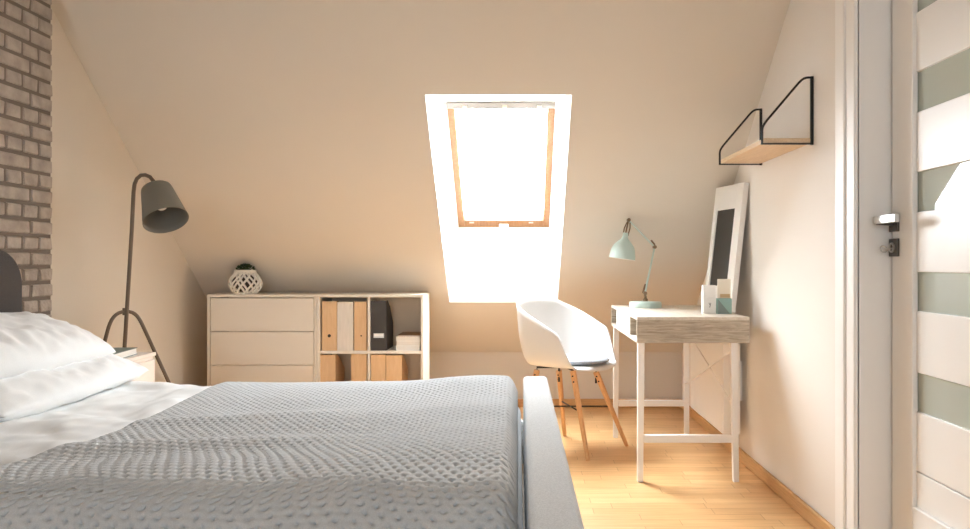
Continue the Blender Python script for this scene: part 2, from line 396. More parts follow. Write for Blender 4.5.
m=MB(); th=.04
m.box(DX,DX+th,Y1-ST,Y1,.01,DZ-.006); m.box(DX,DX+th,Y0,Y0+ST,.01,DZ-.006)
m.box(DX,DX+th,Y0+ST,Y1-ST,.01,.23); m.box(DX,DX+th,Y0+ST,Y1-ST,1.93,DZ-.006)
m.build('stile_frame',M['door'],dr,bevel=.003)
m=MB(); k=.009
m.box(DX-.004,DX+.012,Y1-ST-k,Y1-ST,.23,1.93); m.box(DX-.004,DX+.012,Y0+ST,Y0+ST+k,.23,1.93)
m.box(DX-.004,DX+.012,Y0+ST+k,Y1-ST-k,.23,.23+k)
m.build('bead',M['door'],dr,bevel=.003)
strips=[(.534,.656),(.847,.969),(1.155,1.28),(1.466,1.592),(1.776,1.90)]
za=.239
pan=[(.239,.347)]; zlo=.351
for (a_,b_) in strips: pan.append((zlo,a_)); zlo=b_
pan.append((zlo,1.93))
for (a_,b_) in pan:
    box(DX+.008,DX+.032,Y0+ST+k*.5,Y1-ST-k*.5,a_,b_).build('panel',M['door'],dr,bevel=.0025)
for (a_,b_) in strips:
    box(DX+.017,DX+.022,Y0+ST,Y1-ST,a_-.004,b_+.004).build('glass_strip',M['doorglass'],dr,label='frosted grey-green glass strip')
hy=2.463; hz=1.128
rs=box(DX-.009,DX,hy-.027,hy+.027,hz-.029,hz+.029).build('handle_rosette',M['darksteel'],dr,bevel=.002,label='square dark nickel rosette')
m=MB(); m.bar((DX-.009,hy,hz),(DX-.058,hy,hz+.004),.02); m.build('handle_neck',M['darksteel'],rs)
box(DX-.066,DX-.05,hy-.125,hy+.012,hz-.004,hz+.022).build('lever',M['steel'],rs,bevel=.002,label='flat brushed steel lever')
lk=box(DX-.009,DX,hy-.027,hy+.027,1.018,1.076).build('lock_plate',M['darksteel'],dr,bevel=.002,label='square dark nickel lock plate')
MX=Matrix.Translation((DX-.009,hy+.003,1.047))@Matrix.Rotation(-PI/2,4,'Y')
MB().lathe([(.011,0),(.011,.004),(.0165,.004),(.0165,0)],MX,24,closed=True).build('lock_ring',M['steel'],lk)
ky=MB(); ky.tube([(DX-.006,hy,1.045),(DX-.028,hy,1.043)],.0032,8)
ky.tube([Vector((DX-.039,hy,1.042))+Vector((math.cos(a)*.0105,math.sin(a)*.004,math.sin(a)*.0105)) for a in [2*PI*i/20 for i in range(20)]],.0024,6,closed=True)
tag(ky.build('key',M['steel'],smooth=True),'small ring-headed key in the lock below the door handle','key')

# ------------------------------------------------------------------ bed
BT=.568                       # top of the bedding
FY0,FY1=1.20,2.90
bed=empty('bed',(-.9,2.1,0),'low upholstered bed with light grey footboard','bed')
hb=[]
hy0,hy1,hzt,rr=1.10,2.745,1.045,.13
prof=[(hy0,.06),(hy1,.06)]+[(hy1-rr+rr*math.cos(a),hzt-rr+rr*math.sin(a)) for a in [PI/2*i/10 for i in range(11)]]+[(hy0+rr-rr*math.sin(a),hzt-rr+rr*math.cos(a)) for a in [PI/2*i/10 for i in range(11)]]
MB().prism([(-1.872,y,z) for y,z in prof],(.075,0,0)).build('headboard',M['darkuphol'],bed,bevel=.018,seg=4,label='dark taupe upholstered headboard with rounded corners')
box(.020,.112,FY0,FY1,.05,.562).build('footboard',M['uphol'],bed,bevel=.014,seg=4)
m=MB(); box(-1.797,.02,FY1-.06,FY1-.005,.08,.40).build('side_rail',M['uphol'],bed,bevel=.012,seg=3)
box(-1.797,.02,1.36,1.415,.08,.38).build('side_rail',M['uphol'],bed,bevel=.012,seg=3)
box(-1.797,.02,1.415,FY1-.06,.20,.24).build('slat_base',M['birch'],bed)
for (x,y) in ((-1.7,1.4),(-1.7,2.8)): box(x-.03,x+.03,y-.03,y+.03,0,.2).build('leg',M['black'],bed)
for y in (1.24,2.86): box(.04,.09,y-.025,y+.025,0,.05).build('leg',M['black'],bed)
tag(box(-1.795,.010,1.48,2.775,.242,.49).build('mattress',M['matt'],bevel=.04,seg=4),'white mattress under the duvet on the bed','mattress')

def crease(x,y):
    return .010*math.exp(-((x+.15)/.22)**2-((y-2.68)/.14)**2)*1.8 + .007*nz(x*1.7,y*2.4,1)+.004*nz(x*4,y*5.2,2)
def top_h(x,y):
    """bedding height profile without the drops"""
    return BT-.012+crease(x,y)
NE,FE,RAD=1.42,2.80,.085
EA,EZ=.13,.15; EL=.220
def path(s):
    """s metres measured across the bed from the far edge; returns (y,dz,normal y,normal z)"""
    # far quarter round, flat, near quarter round, near drop
    q=PI/2*RAD; flat=(FE-RAD)-(NE+EA)
    if s<q:
        a=s/RAD; return (FE-RAD+RAD*math.cos(a), -RAD+RAD*math.sin(a), math.cos(a), math.sin(a))
    s-=q
    if s<flat: return (FE-RAD-s,0,0,1)
    s-=flat
    if s<EL:
        a=s/EL*PI/2; nn=Vector((-math.sin(a)/EA,math.cos(a)/EZ)).normalized()
        return (NE+EA-EA*math.sin(a), -EZ+EZ*math.cos(a), nn.x, nn.y)
    s-=EL
    return (NE-.0,-EZ-s,-1,0)
def duvet(u,v):
    x=-1.70+1.675*u; L=PI/2*RAD+EL+(FE-RAD-NE-EA)+.12
    s=v*L; y,dz,ny,nz_=path(s)
    z=top_h(x,y)-.004+dz
    wr=-.016
    if x<-.95:
        k=smooth01((-.98-x)/.1)
        wr=-.016*(1-k)+k*(.022*abs(nz(x*5+1,y*3.1,5))+.018*nz(x*7.0+y*3,y*4-x*2,7)+.008*nz(x*17,y*13,3)-.004)
    if u>.96: z-=((u-.96)/.04)**2*.05
    k2=smooth01((x+1.36)/.1)*smooth01((1.72-y)/.2); y+=.032*k2; z-=.022*k2
    off=wr
    return (x,y+ny*off,z+nz_*off)
tag(MB().grid(duvet,150,130).build('duvet',M['linen'],smooth=True,solid=.012),'white crumpled duvet spread over the bed, under the grey throw','duvet')

PU,PV=.027,.034
BL=PI/2*RAD+EL+(FE-RAD-NE-EA)+.26
NU,NV=300,540
def blanket(u,v):
    s=v*BL; y,dz,ny,nz_=path(s)
    edge=-1.055-.02*math.sin((y-2.3)*5)+.012*nz(y*5,3.1)
    edge-=.09*smooth01((1.80-y)/.3)+.14*smooth01((1.54-y)/.09)*1.6
    w=-.004-edge
    x=edge+w*u
    z=top_h(x,y)+.010+dz
    xx=u*1.08
    hum=0
    # long soft folds running from head towards the foot
    hum+=.016*math.exp(-(((y-1.72-.20*(x+1.1))/.05)**2))*smooth01((-.35-x)/.4)
    hum+=.010*math.exp(-(((y-2.02-.28*(x+1.0))/.06)**2))*smooth01((-.25-x)/.5)
    hum+=.010*math.exp(-(((y-2.35-.15*(x+.7))/.05)**2))*smooth01((.1-abs(x+.7))/.4)
    hum+=.008*nz(x*2.2+4,y*4.5,9)
    if dz<-.02:   # hanging pleats
        hum+=.010*math.sin(x*9+1.2*math.sin(x*4))*smooth01((-dz-.02)/.1)
    if u>.965:
        k=(u-.965)/.035; z-=.055*k*k
    if u<.02: hum-=.012*(1-u/.02)**2
    wx=.004*nz(x*9,y*9,4); ws_=.005*nz(x*7,y*7,8)
    c_=math.cos(2*PI*(xx+wx)/PU)*math.cos(2*PI*(s+ws_)/PV)
    kn=-.017*max(0,c_)**1.6+.002*min(0,c_)
    dY=-(.055*abs(nz(x*2.6+7,1.3,2))+.02*abs(nz(x*6,4.4,2)))*smooth01((1.66-y)/.16)
    y+=dY; z-=.012*abs(nz(x*3,2.2))*smooth01((1.6-y)/.1)
    off=hum+kn
    return (x,y+ny*off,z+nz_*off)
tag(MB().grid(blanket,NU,NV).build('knitted_throw',M['knit'],smooth=True,solid=.008,fixn=False),'grey chunky waffle-knit throw spread across the foot of the bed','blanket')

def pillow(name,c,rot,lx,ly,h,seed,label,cat='pillow'):
    """lx: head-to-foot depth, ly: along the headboard, h: thickness"""
    Rm=Matrix.Translation(c)@rot
    vs=[];fs=[];n1,n2=46,70
    def surf(sign):
        def fn(u,v):
            a=2*u-1; b=2*v-1
            pin=1-.07*(abs(b)**3)*(1-a*a)*0
            ea=1-abs(a)**2.6; eb=1-abs(b)**3.6
            t=(max(0,ea)**.5)*(max(0,eb)**.42)
            X=a*lx/2*(1-.05*(b*b)); Y=b*ly/2*(1-.05*(a*a))
            wr=.015*nz(a*2.2+seed,b*3.1,seed)+.013*nz(a*3+b*2+seed,b*7.5-a*2,seed+3)+.006*nz(a*6+b*3,b*13+seed,2)
            # pulled creases near the corners
            wr+=.006*math.sin(b*22+a*5+seed)*smooth01(abs(b)*1.4-.5)*(1-abs(a))
            Z=sign*h/2*t+wr*t
            return Rm@Vector((X,Y,Z))
        return fn
    m=MB().grid(surf(1),n1,n2); m.grid(surf(-1),n1,n2)
    o=m.build(name,M['linen'],smooth=True)
    return tag(o,label,cat,'white pillows at the head of the bed')
pillow('pillow',(-1.585,2.42,.632),Matrix.Rotation(math.radians(12),4,'Y')@Matrix.Rotation(math.radians(1),4,'X'),.44,.84,.13,1.3,'white pillow lying flat on the duvet, under the other one')
pillow('pillow',(-1.65,2.38,.736),Matrix.Rotation(math.radians(16),4,'Y')@Matrix.Rotation(math.radians(-2),4,'X'),.40,.80,.165,5.1,'plump white pillow on top of the other, against the headboard')

# ------------------------------------------------------------------ nightstand + book
ns=empty('nightstand',(-1.73,3.1,0),'small white nightstand between the pillows and the floor lamp','nightstand')
nx0,nx1,ny0,ny1,nzt=-1.86,-1.585,2.93,3.30,.606
m=MB(); m.box(nx0,nx1-.012,ny0,ny1,.12,nzt-.016); m.build('body',M['pinkwhite'],ns,bevel=.003)
box(nx0,nx1,ny0-.004,ny1+.004,nzt-.016,nzt).build('top',M['pinkwhite'],ns,bevel=.003)
for (a_,b_) in ((.35,.575),(.14,.34)):
    d_=box(nx1-.012,nx1,ny0+.006,ny1-.006,a_,b_).build('drawer',M['pinkwhite'],ns,bevel=.003)
    MB().lathe([(.0,0),(.006,0),(.006,.012),(.011,.018),(.0,.022)],Matrix.Translation((nx1,(ny0+ny1)/2,(a_+b_)/2))@Matrix.Rotation(PI/2,4,'Y'),16).build('knob',M['birch'],d_,smooth=True)
for x in (nx0+.025,nx1-.04):
    for y in (ny0+.025,ny1-.025): box(x-.014,x+.014,y-.014,y+.014,0,.12).build('leg',M['birch'],ns)
def book(name,x0,x1,y0,y1,z0,z1,cover,label,group=None,rz=0,spine='x'):
    c=Vector(((x0+x1)/2,(y0+y1)/2,z0)); e=empty(name,c,label,'book',group)
    m=MB(); t=min(.003,(z1-z0)*.15)
    m.box(x0,x1,y0,y1,z0,z0+t); m.box(x0,x1,y0,y1,z1-t,z1); m.box(x0,x0+t,y0,y1,z0+t,z1-t)
    m.build('cover',cover,e)
    box(x0+t,x1-.003,y0+.003,y1-.003,z0+t,z1-t).build('pages',M['paper'],e)
    e.rotation_euler=(0,0,rz); return e
book('book',-1.79,-1.612,2.97,3.21,nzt,nzt+.030,M['bookteal'],'grey-green hardback book lying on the nightstand',rz=.10)

# ------------------------------------------------------------------ floor lamp
lp=empty('floor_lamp',(-1.76,3.42,0),'tall grey-brown three-legged floor lamp with cone shade beside the gable wall','floor lamp')
def P(px,py,Y): return Vector(((px-518)*Y/F,Y,1-(py-262)*Y/F))
pts=[Vector((-1.842,3.46,.007)),P(131.8,230,3.40),P(133.6,192,3.385)]
pts+= [P(134.6,184,3.38),P(137,178.5,3.37),P(141,175.3,3.365),P(145.5,175,3.36),P(150,177,3.355),P(153.3,181,3.35),P(154.8,185,3.35)]
MB().tube(pts,.0085,12).build('pole',M['taupe'],lp,smooth=True)
# arched front legs
hub=P(125.6,311.5,3.425)
fl=Vector((-1.925,3.20,.006)); fr=Vector((-1.485,3.62,.006))
side=(fr-fl).normalized()
L_=[fl]
A0=hub+side*-.075+Vector((0,0,-.085)); B0=hub+side*.080+Vector((0,0,-.085))
def bez(p0,p1,p2,p3,n=8):
    return [p0*(1-t)**3+p1*3*t*(1-t)**2+p2*3*t*t*(1-t)+p3*t**3 for t in [i/n for i in range(n+1)]]
left=[fl.lerp(A0,i/6) for i in range(7)]
cl=(A0-fl).normalized(); cr=(B0-fr).normalized()
mid=bez(A0,A0+cl*.055,hub-side*.045,hub,8)[1:]+bez(hub,hub+side*.045,B0+cr*.055,B0,8)[1:]
right=[B0.lerp(fr,i/6) for i in range(1,7)]
MB().tube(left+mid+right,.008,12).build('leg_arch',M['taupe'],lp,smooth=True)
MB().lathe([(.0,-.016),(.013,-.016),(.013,.016),(.0,.016)],Matrix.Translation(hub),16).build('collar',M['taupe'],lp)
# shade
stp=P(156,187.5,3.34); ob=P(166,220.5,3.27)
ax=(ob-stp); Ls=ax.length; ax.normalize()
SM=Matrix.Translation(stp)@(ax.to_track_quat('Z','Y').to_matrix().to_4x4())
ro,ri=.094,.066
pf=[(.0,-.004),(.03,-.004),(.05,.0),(ri-.003,.010),(ri,.022)]+[(ri+(ro-ri)*i/6,.022+(Ls-.022)*i/6) for i in range(1,7)]
shd=MB().lathe(pf,SM,48,closed=True).build('lamp_shade',M['lampgrey'],lp,smooth=True,auto=50)
pf2=[(r-.003 if r>.003 else 0,z+.003) for r,z in pf][:-1]+[(ro-.002,Ls-.0005),(ro,Ls)]
MB().lathe(pf2,SM,48,closed=True).build('shade_lining',M['lampinner'],shd,smooth=True)
MB().lathe([(0,-.03),(.012,-.028),(.014,-.003),(.0,-.003)],SM,16).build('shade_cap',M['lampgrey'],lp,smooth=True)
MB().lathe([(0,.0),(.016,.01),(.016,.05),(.03,.08),(.03,.095),(.018,.115),(0,.12)],SM,20).build('bulb',M['card'],shd,smooth=True,label='white bulb inside the shade')

# ------------------------------------------------------------------ storage units
CY0,CY1,CH=4.36,4.655,.812
cx0,cxm,cx1=-1.798,-1.163,-.546
cd=empty('drawer_cabinet',((cx0+cxm)/2,CY0,0),'cream white cabinet of plain drawers at the foot of the gable wall','cabinet','low storage units under the slope')
t=.016
m=MB(); m.box(cx0,cx0+t,CY0,CY1,0,CH); m.box(cxm-t,cxm-.001,CY0,CY1,0,CH); m.box(cx0+t,cxm-t,CY0,CY1,CH-t,CH); m.box(cx0+t,cxm-t,CY0,CY1,0,t); m.box(cx0+t,cxm-t,CY1-.01,CY1,t,CH-t)
m.build('carcass',M['cabinet'],cd,bevel=.0015)
dh=.1945; zt=CH-t-.005
for k in range(4):
    z1=zt-k*dh; z0=z1-dh+.003
    if k==3: z0=t+.003
    box(cx0+t+.003,cxm-t-.003,CY0+.003,CY0+.021,z0,z1).build('drawer',M['cabinet'],cd,bevel=.0015)
cs=empty('cube_shelf',((cxm+cx1)/2,CY0,0),'cream white open cube shelf full of file boxes, beside the drawers','shelf','low storage units under the slope')
m=MB(); sx0=cxm+.001; zs1=.486+.0
xd=-.812 # divider centre
m.box(sx0,sx0+t,CY0,CY1,0,CH); m.box(cx1-t,cx1,CY0,CY1,0,CH); m.box(sx0+t,cx1-t,CY0,CY1,CH-t,CH); m.box(sx0+t,cx1-t,CY0,CY1,0,t)
m.build('carcass',M['cabinet'],cs,bevel=.0015)
SH1,SH2=.486,.178
m=MB(); m.box(sx0+t,cx1-t,CY0+.004,CY1-.008,SH1-.017,SH1); m.build('shelf_board',M['cabinet'],cs)
m=MB(); m.box(sx0+t,cx1-t,CY0+.004,CY1-.008,SH2-.017,SH2); m.build('shelf_board',M['cabinet'],cs)
DVX=(675.5/3.78+190-518)*CY0/F
for (a_,b_) in ((t,SH2-.017),(SH2,SH1-.017),(SH1,CH-t)):
    box(DVX-.007,DVX+.007,CY0+.004,CY1-.008,a_,b_).build('divider',M['cabinet'],cs)
box(sx0+t,cx1-t,CY1-.008,CY1,t,CH-t).build('back_panel',M['backboard'],cs,label='beige back board')

def magfile(px0,px1,z0,h,mt,label,hole=None,tab=False,dep=.235,yy=CY0+.012,group='file boxes in the cube shelf',low=.62):
    x0=(px0-518)*yy/F; x1=(px1-518)*yy/F
    e=empty('magazine_file',((x0+x1)/2,yy,z0),label,'magazine file',group)
    z1=z0+h; s=.003; zl=z0+h*low; y1=yy+dep
    m=MB(); m.box(x0,x1,yy,yy+s,z0,z1)
    pr=[(yy+s,z0+s),(y1-s,z0+s),(y1-s,zl),(yy+dep*.55,z1-.04),(yy+dep*.18,z1),(yy+s,z1)]
    for xa in (x0,x1-s): m.prism([(xa,y,z) for y,z in pr],(s,0,0))
    m.box(x0,x1,yy+s,y1,z0,z0+s); m.box(x0,x1,y1-s,y1,z0+s,zl)
    m.build('box_body',mt,e)
    if hole:
        hx=(hole[0]-518)*yy/F; hz_=1-(hole[1]-262)*yy/F
        MB().lathe([(0,0),(hole[2],0),(hole[2],.0012),(0,.0012)],Matrix.Translation((hx,yy,hz_))@Matrix.Rotation(PI/2,4,'X'),20).build('finger_hole_shade',M['hole_shade'],e,label='dark disc painted as the shade in the round finger hole')  # flat dark disc stands in for the shade inside the hole
    if tab:
        hx=(378.8-518)*yy/F; hz_=1-(335.6-262)*yy/F
        fr_=MB(); fr_.box(hx-.030,hx+.030,yy-.003,yy,hz_-.013,hz_+.013); f_=fr_.build('label_holder',M['steel'],e)
        box(hx-.026,hx+.026,yy-.0042,yy-.003,hz_-.004,hz_+.011).build('label_card',M['card'],f_)
    return e
ft=.286
magfile(322,336.8,SH1,ft,M['kraft'],'tan file box with dark finger hole, top row beside the drawers',hole=(329.3,335.8,.0095))
magfile(337.2,353.2,SH1,ft-.004,M['filewhite'],'whitish grained file box, middle of the three in the top row')
magfile(354.2,366.4,SH1,ft-.002,M['kraft'],'narrow tan file box against the divider, top row left of the charcoal one',hole=(361.2,335.8,.0045))
magfile(370.9,386.4,SH1,ft+.003,M['fileblack'],'charcoal file box with white label holder beside the paper stack',tab=True,low=.52)
magfile(320.4,335.2,SH2,0.283,M['kraft'],'tan file box alone at the left of the lower row')
magfile(351.2,366.5,SH2,0.287,M['kraft'],'tan file box in the lower row, left side of the divider')
magfile(371,385.6,SH2,0.284,M['kraft'],'tan file box in the lower row, right side of the divider')
magfile(386.2,401.8,SH2,0.281,M['kraft'],'rightmost tan file box of the lower row')
bx0=(396.3-518)*4.385/F; bx1=cx1-t-.004
zz=SH1
for k,(h,lab,cv) in enumerate(((.028,'white book at the bottom of the stack in the cube shelf',M['card']),(.027,'white book in the middle of the stack in the cube shelf',M['card']),(.026,'white book under the brown notebook in the cube shelf',M['card']),(.007,'thin brown notebook on top of the white book stack',M['bookbrown']))):
    o=(.0,.004,.001,.006)[k]
    book('book',bx0+o,bx1-.002,4.375+o,4.60,zz,zz+h,cv,lab,'stack of books in the cube shelf'); zz+=h

# ------------------------------------------------------------------ plant in lattice pot
pc=Vector((-1.60,4.425,CH))
pt=empty('potted_plant',pc,'small dark green plant in a white lattice pot on the drawer cabinet','plant')
def rprof(t): # t 0..1 height
    return .054+.036*math.sin(PI*min(1,max(0,(t*1.02+.04)))**.92)
HP=.135
m=MB(); N=14
for sgn in (1,-1):
    for k in range(N):
        ph=2*PI*k/N+random.uniform(-.12,.12); tw=random.uniform(.9,1.25)
        ptsl=[]
        for i in range(13):
            t_=i/12; r_=rprof(t_)+.0015*sgn; a=ph+sgn*tw*t_
            ptsl.append(pc+Vector((r_*math.cos(a),r_*math.sin(a),.008+t_*(HP-.012))))
        m.tube(ptsl,.0062,6)
m.build('lattice',M['basket'],pt,smooth=True)
for (r_,z_,q) in ((rprof(0)-.002,.007,.007),(rprof(1)+.002,HP,.0075),(rprof(1)+.001,HP-.009,.005)):
    MB().tube([pc+Vector((r_*math.cos(a),r_*math.sin(a),z_)) for a in [2*PI*i/32 for i in range(32)]],q,8,closed=True).build('rim_ring',M['basket'],pt,smooth=True)
MB().lathe([(0,.004),(.048,.004)]+[(rprof(i/8)-.012,.01+i/8*(HP-.02)) for i in range(9)]+[(0,HP-.012)],Matrix.Translation(pc),28).build('liner',M['liner'],pt,smooth=True)
m=MB()
for k in range(230):
    a=random.uniform(0,2*PI); el=random.uniform(.1,PI/2); r_=.052*math.cos(el)**.8; h_=.042*math.sin(el)
    b_=pc+Vector((r_*math.cos(a),r_*math.sin(a),HP-.008+h_)); d_=Vector((math.cos(a)*math.cos(el),math.sin(a)*math.cos(el),math.sin(el)+.3)).normalized()
    s_=d_.cross(Vector((random.uniform(-1,1),random.uniform(-1,1),random.uniform(-1,1)))).normalized()*.0045; l_=d_*random.uniform(.008,.014)
    m.add([b_-l_*.4,b_+s_+l_*.2,b_+l_,b_-s_+l_*.2],[(0,1,2,3)])
m.lathe([(0,HP-.012)]+[(.040*math.cos(e_),HP-.012+.034*math.sin(e_)) for e_ in [PI/2*i/6 for i in range(7)]],Matrix.Translation(pc),20)
m.build('foliage',M['leaf'],pt)

# ------------------------------------------------------------------ desk
dx0,dx1,dy0,dy1,dz0,dz1=.537,1.044,3.40,4.34,.635,.752
dk=empty('desk',((dx0+dx1)/2,(dy0+dy1)/2,0),'narrow grey-oak desk with white metal legs along the white wall','desk')
th=.014
box(dx0,dx1,dy0,dy1,dz1-th,dz1).build('desktop',M['oak_lit'],dk,bevel=.0015)
for ya0 in (dy0,dy1-th): box(dx0,dx1,ya0,ya0+th,dz0,dz1-th).build('end_panel',M['oak'],dk,bevel=.001)
m=MB(); m.box(dx0,dx1,dy0+th,dy1-th,dz0,dz0+th); m.build('bottom_board',M['oak_lit'],dk,bevel=.001)
m=MB(); m.box(dx1-th,dx1,dy0+th,dy1-th,dz0+th,dz1-th); m.build('back_board',M['oak'],dk)
for y in (3.635,4.125): box(dx0+.004,dx1-th,y-.006,y+.006,dz0+th,dz1-th).build('compartment_wall',M['oak'],dk)
d_=box(dx0+.001,dx0+.36,3.644,4.116,dz0+th+.002,dz1-th-.002).build('drawer',M['white'],dk,bevel=.002,label='white drawer front between two open niches')
MB().lathe([(0,0),(.011,0),(.011,.0012),(0,.0012)],Matrix.Translation((dx0+.001,3.88,dz1-th-.022))@Matrix.Rotation(-PI/2,4,'Y'),20).build('notch_shade',M['darksteel'],d_)  # flat dark disc drawn for the shaded cutout
lg=.03
ya,yb_=3.437,4.300
xl,xr=.560,.990
for (x,y,dxx) in ((xl,ya,-.004),(xr-.008,ya,.010),(xl,yb_,-.004),(xr-.032,yb_,.004)):
    MB().bar((x,y,dz0),(x+dxx,y,0),lg,lg,up=(0,1,0),taper=.85).build('leg',M['white'],dk,bevel=.002)
for y in (ya,yb_):
    box(xl+.013,xr-(.012 if y<4 else .042),y-.011,y+.011,.178,.213).build('rail',M['white'],dk,bevel=.002)
m=MB(); m.bar((xr-.034,yb_,.62),(xr-.004,ya,.335),.010,.006,up=(1,0,0)); m.build('brace',M['white'],dk)
m=MB(); m.bar((xr-.012,ya,.60),(xr-.042,yb_,.30),.010,.006,up=(1,0,0)); m.build('brace',M['white'],dk)

# radiator
rd=empty('radiator',(1.05,3.7,.15),'flat cream panel radiator on the wall behind the desk legs','radiator')
box(1.006,1.092,3.70,4.40,.152,.60).build('panel',M['radiator'],rd,bevel=.006,seg=3)
for y in (3.80,4.12): box(1.092,XR,y,y+.04,.3,.5).build('bracket',M['white'],rd)
m=MB(); m.tube([(1.055,3.69,.20),(1.055,3.70,.20)],.012,12); m.build('valve',M['steel'],rd)

# ------------------------------------------------------------------ desk lamp
ly=4.12; zb=dz1
lb=Vector(((645.4-518)*ly/F,ly,zb))
dl=empty('desk_lamp',lb,'mint green jointed desk lamp at the far end of the desk','desk lamp')
MB().lathe([(0,0),(.086,0),(.088,.004),(.088,.024),(.084,.031),(.03,.034),(0,.034)],Matrix.Translation(lb),48).build('base',M['mint'],dl,smooth=True,auto=35)
j0=lb+Vector((-.002,0,.078)); j1=P(654.6,247,ly); j2=P(628.6,220,ly)
m=MB(); m.tube([lb+Vector((0,0,.033)),j0],.007,10); m.lathe([(0,.03),(.014,.032),(.014,.046),(.008,.05),(.008,.06),(0,.06)],Matrix.Translation(lb),16); m.build('post',M['bronze'],dl,smooth=True,auto=40)
def jt(p): return MB().lathe([(0,-.014),(.010,-.014),(.010,.014),(0,.014)],Matrix.Translation(p)@Matrix.Rotation(PI/2,4,'X'),14)
for p in (j0,j1,j2): 
    q=jt(p); q.build('joint',M['bronze'],dl,auto=40)
m=MB()
for s_ in (-.007,.007):
    m.tube([j0+Vector((0,s_,0)),j1+Vector((0,s_,0))],.0038,8)
m.build('lower_arm',M['mint'],dl,smooth=True)
m=MB()
for s_ in (-.006,.006):
    m.tube([j1+Vector((0,s_,0)),j2+Vector((0,s_,0))],.0036,8)
m.build('upper_arm',M['mint'],dl,smooth=True)
MB().tube([j1+Vector((.004,.012,.012)),j1+(j2-j1)*.16+Vector((.006,.012,.014))],.005,8).build('spring',M['bronze'],dl)
MB().tube([j0+Vector((-.01,.012,.0)),j0+Vector((.004,.012,.05))],.005,8).build('spring',M['bronze'],dl)
nk=P(625.6,233.5,ly); rc=P(622.0,258.8,ly)
ax=(rc-nk).normalized(); Ls=(rc-nk).length
SM=Matrix.Translation(nk)@ax.to_track_quat('Z','Y').to_matrix().to_4x4()
pf=[(0,-.004),(.013,-.004),(.015,0),(.015,.018),(.020,.030),(.036,.046),(.053,.064),(.064,.086),(.0705,Ls-.018),(.0715,Ls)]
sd=MB().lathe(pf,SM,40,closed=True).build('lamp_shade',M['mint'],dl,smooth=True)
MB().lathe([(0,.02),(.016,.03),(.034,.049),(.051,.067),(.062,.088),(.0687,Ls-.018),(.0705,Ls-.0006),(.0715,Ls)],SM,40,closed=True).build('shade_lining',M['card'],sd,smooth=True)
MB().lathe([(0,.03),(.012,.04),(.024,.07),(.024,.082),(.014,.1),(0,.104)],SM,16).build('bulb',M['card'],sd,smooth=True)
m=MB()
for s_ in (-.015,.015):
    a_=nk+Vector((s_*.9,0,-.004)); b_=j2+Vector((s_*.55,0,-.012))
    m.tube([a_+Vector((0,0,-.008)),a_.lerp(b_,.5)+Vector((s_*.3,0,0)),b_,j2],.0033,8)
m.tube([nk,j2],.004,8)
m.build('shade_hanger',M['bronze'],dl,smooth=True)

# ------------------------------------------------------------------ leaning picture frame
nb=Vector((1.030,3.66,dz1)); fb=Vector((.968,3.945,dz1)); lean=Vector((.073,.012,.633)); e_w=(fb-nb); WL=e_w.length; e_w.normalize()
e_h=(lean-e_w*lean.dot(e_w)); HL=e_h.length; e_h.normalize(); e_n=e_w.cross(e_h).normalized()
if e_n.x>0: e_n=-e_n
pf_=empty('picture_frame',(nb+fb)/2,'large white wide-bordered frame with black panel leaning on the wall over the desk','picture frame')
FM=Matrix(((e_w.x,e_h.x,e_n.x,nb.x),(e_w.y,e_h.y,e_n.y,nb.y),(e_w.z,e_h.z,e_n.z,nb.z+.004),(0,0,0,1)))
TH=.028
m=MB(); bw,bh0,bh1=.066,.125,.122
bf=.034; m.box(0,bw,0,HL,-TH,0,FM); m.box(WL-bf,WL,0,HL,-TH,0,FM); m.box(bw,WL-bf,0,bh0,-TH,0,FM); m.box(bw,WL-bf,HL-bh1,HL,-TH,0,FM)
m.build('frame_border',M['card'],pf_,bevel=.002)
box(bw-.004,WL-bf+.004,bh0-.004,HL-bh1+.004,-.016,-.008,FM).build('black_panel',M['print'],pf_)

# ------------------------------------------------------------------ cards on desk
wb=empty('card_box',(.935,3.64,dz1),'small white box with a tiny grey mark on the near end of the desk','box')
wx0,wx1=(703.3-518)*3.62/F,(715.6-518)*3.62/F
b_=box(wx0,wx1,3.62,3.66,dz1,dz1+.078).build('box_body',M['card'],wb,bevel=.001)
box(wx0,wx1,3.62,3.66,dz1+.0785,dz1+.136).build('lid',M['card'],wb,bevel=.001)
xm=(wx0+wx1)/2+.002; zm=dz1+.040
m=MB()
m.bar((xm-.0045,3.6195,zm+.012),(xm,3.6195,zm+.002),.0028,.0014,up=(0,1,0)); m.bar((xm+.0045,3.6195,zm+.012),(xm-.001,3.6195,zm-.010),.0028,.0014,up=(0,1,0))
m.build('printed_mark',M['lampgrey'],wb)
tx0,tx1=wx1+.003,(731.5-518)*3.60/F
te=empty('envelope_box',((tx0+tx1)/2,3.60,dz1),'short teal box with a folded diagonal flap beside the white box','box')
box(tx0,tx1,3.595,3.625,dz1,dz1+.074).build('box_body',M['teal'],te,bevel=.001)
MB().prism([(tx0+.002,3.5945,dz1+.070),(tx0+.002,3.5945,dz1+.002),(tx0+.058,3.5945,dz1+.002)],(0,-.002,0)).build('flap',M['bookteal'],te)
cc=empty('photo_card',(.99,3.645,dz1),'cream instant-photo card standing upright behind the teal box','card')
kx0,kx1=(717.2-518)*3.64/F,(730.2-518)*3.64/F
box(kx0,kx1,3.632,3.642,dz1,dz1+.166).build('card_body',M['cream'],cc,bevel=.002)
box(kx0+.012,kx1-.004,3.6305,3.632,dz1+.076,dz1+.094).build('tan_band',M['tan'],cc)

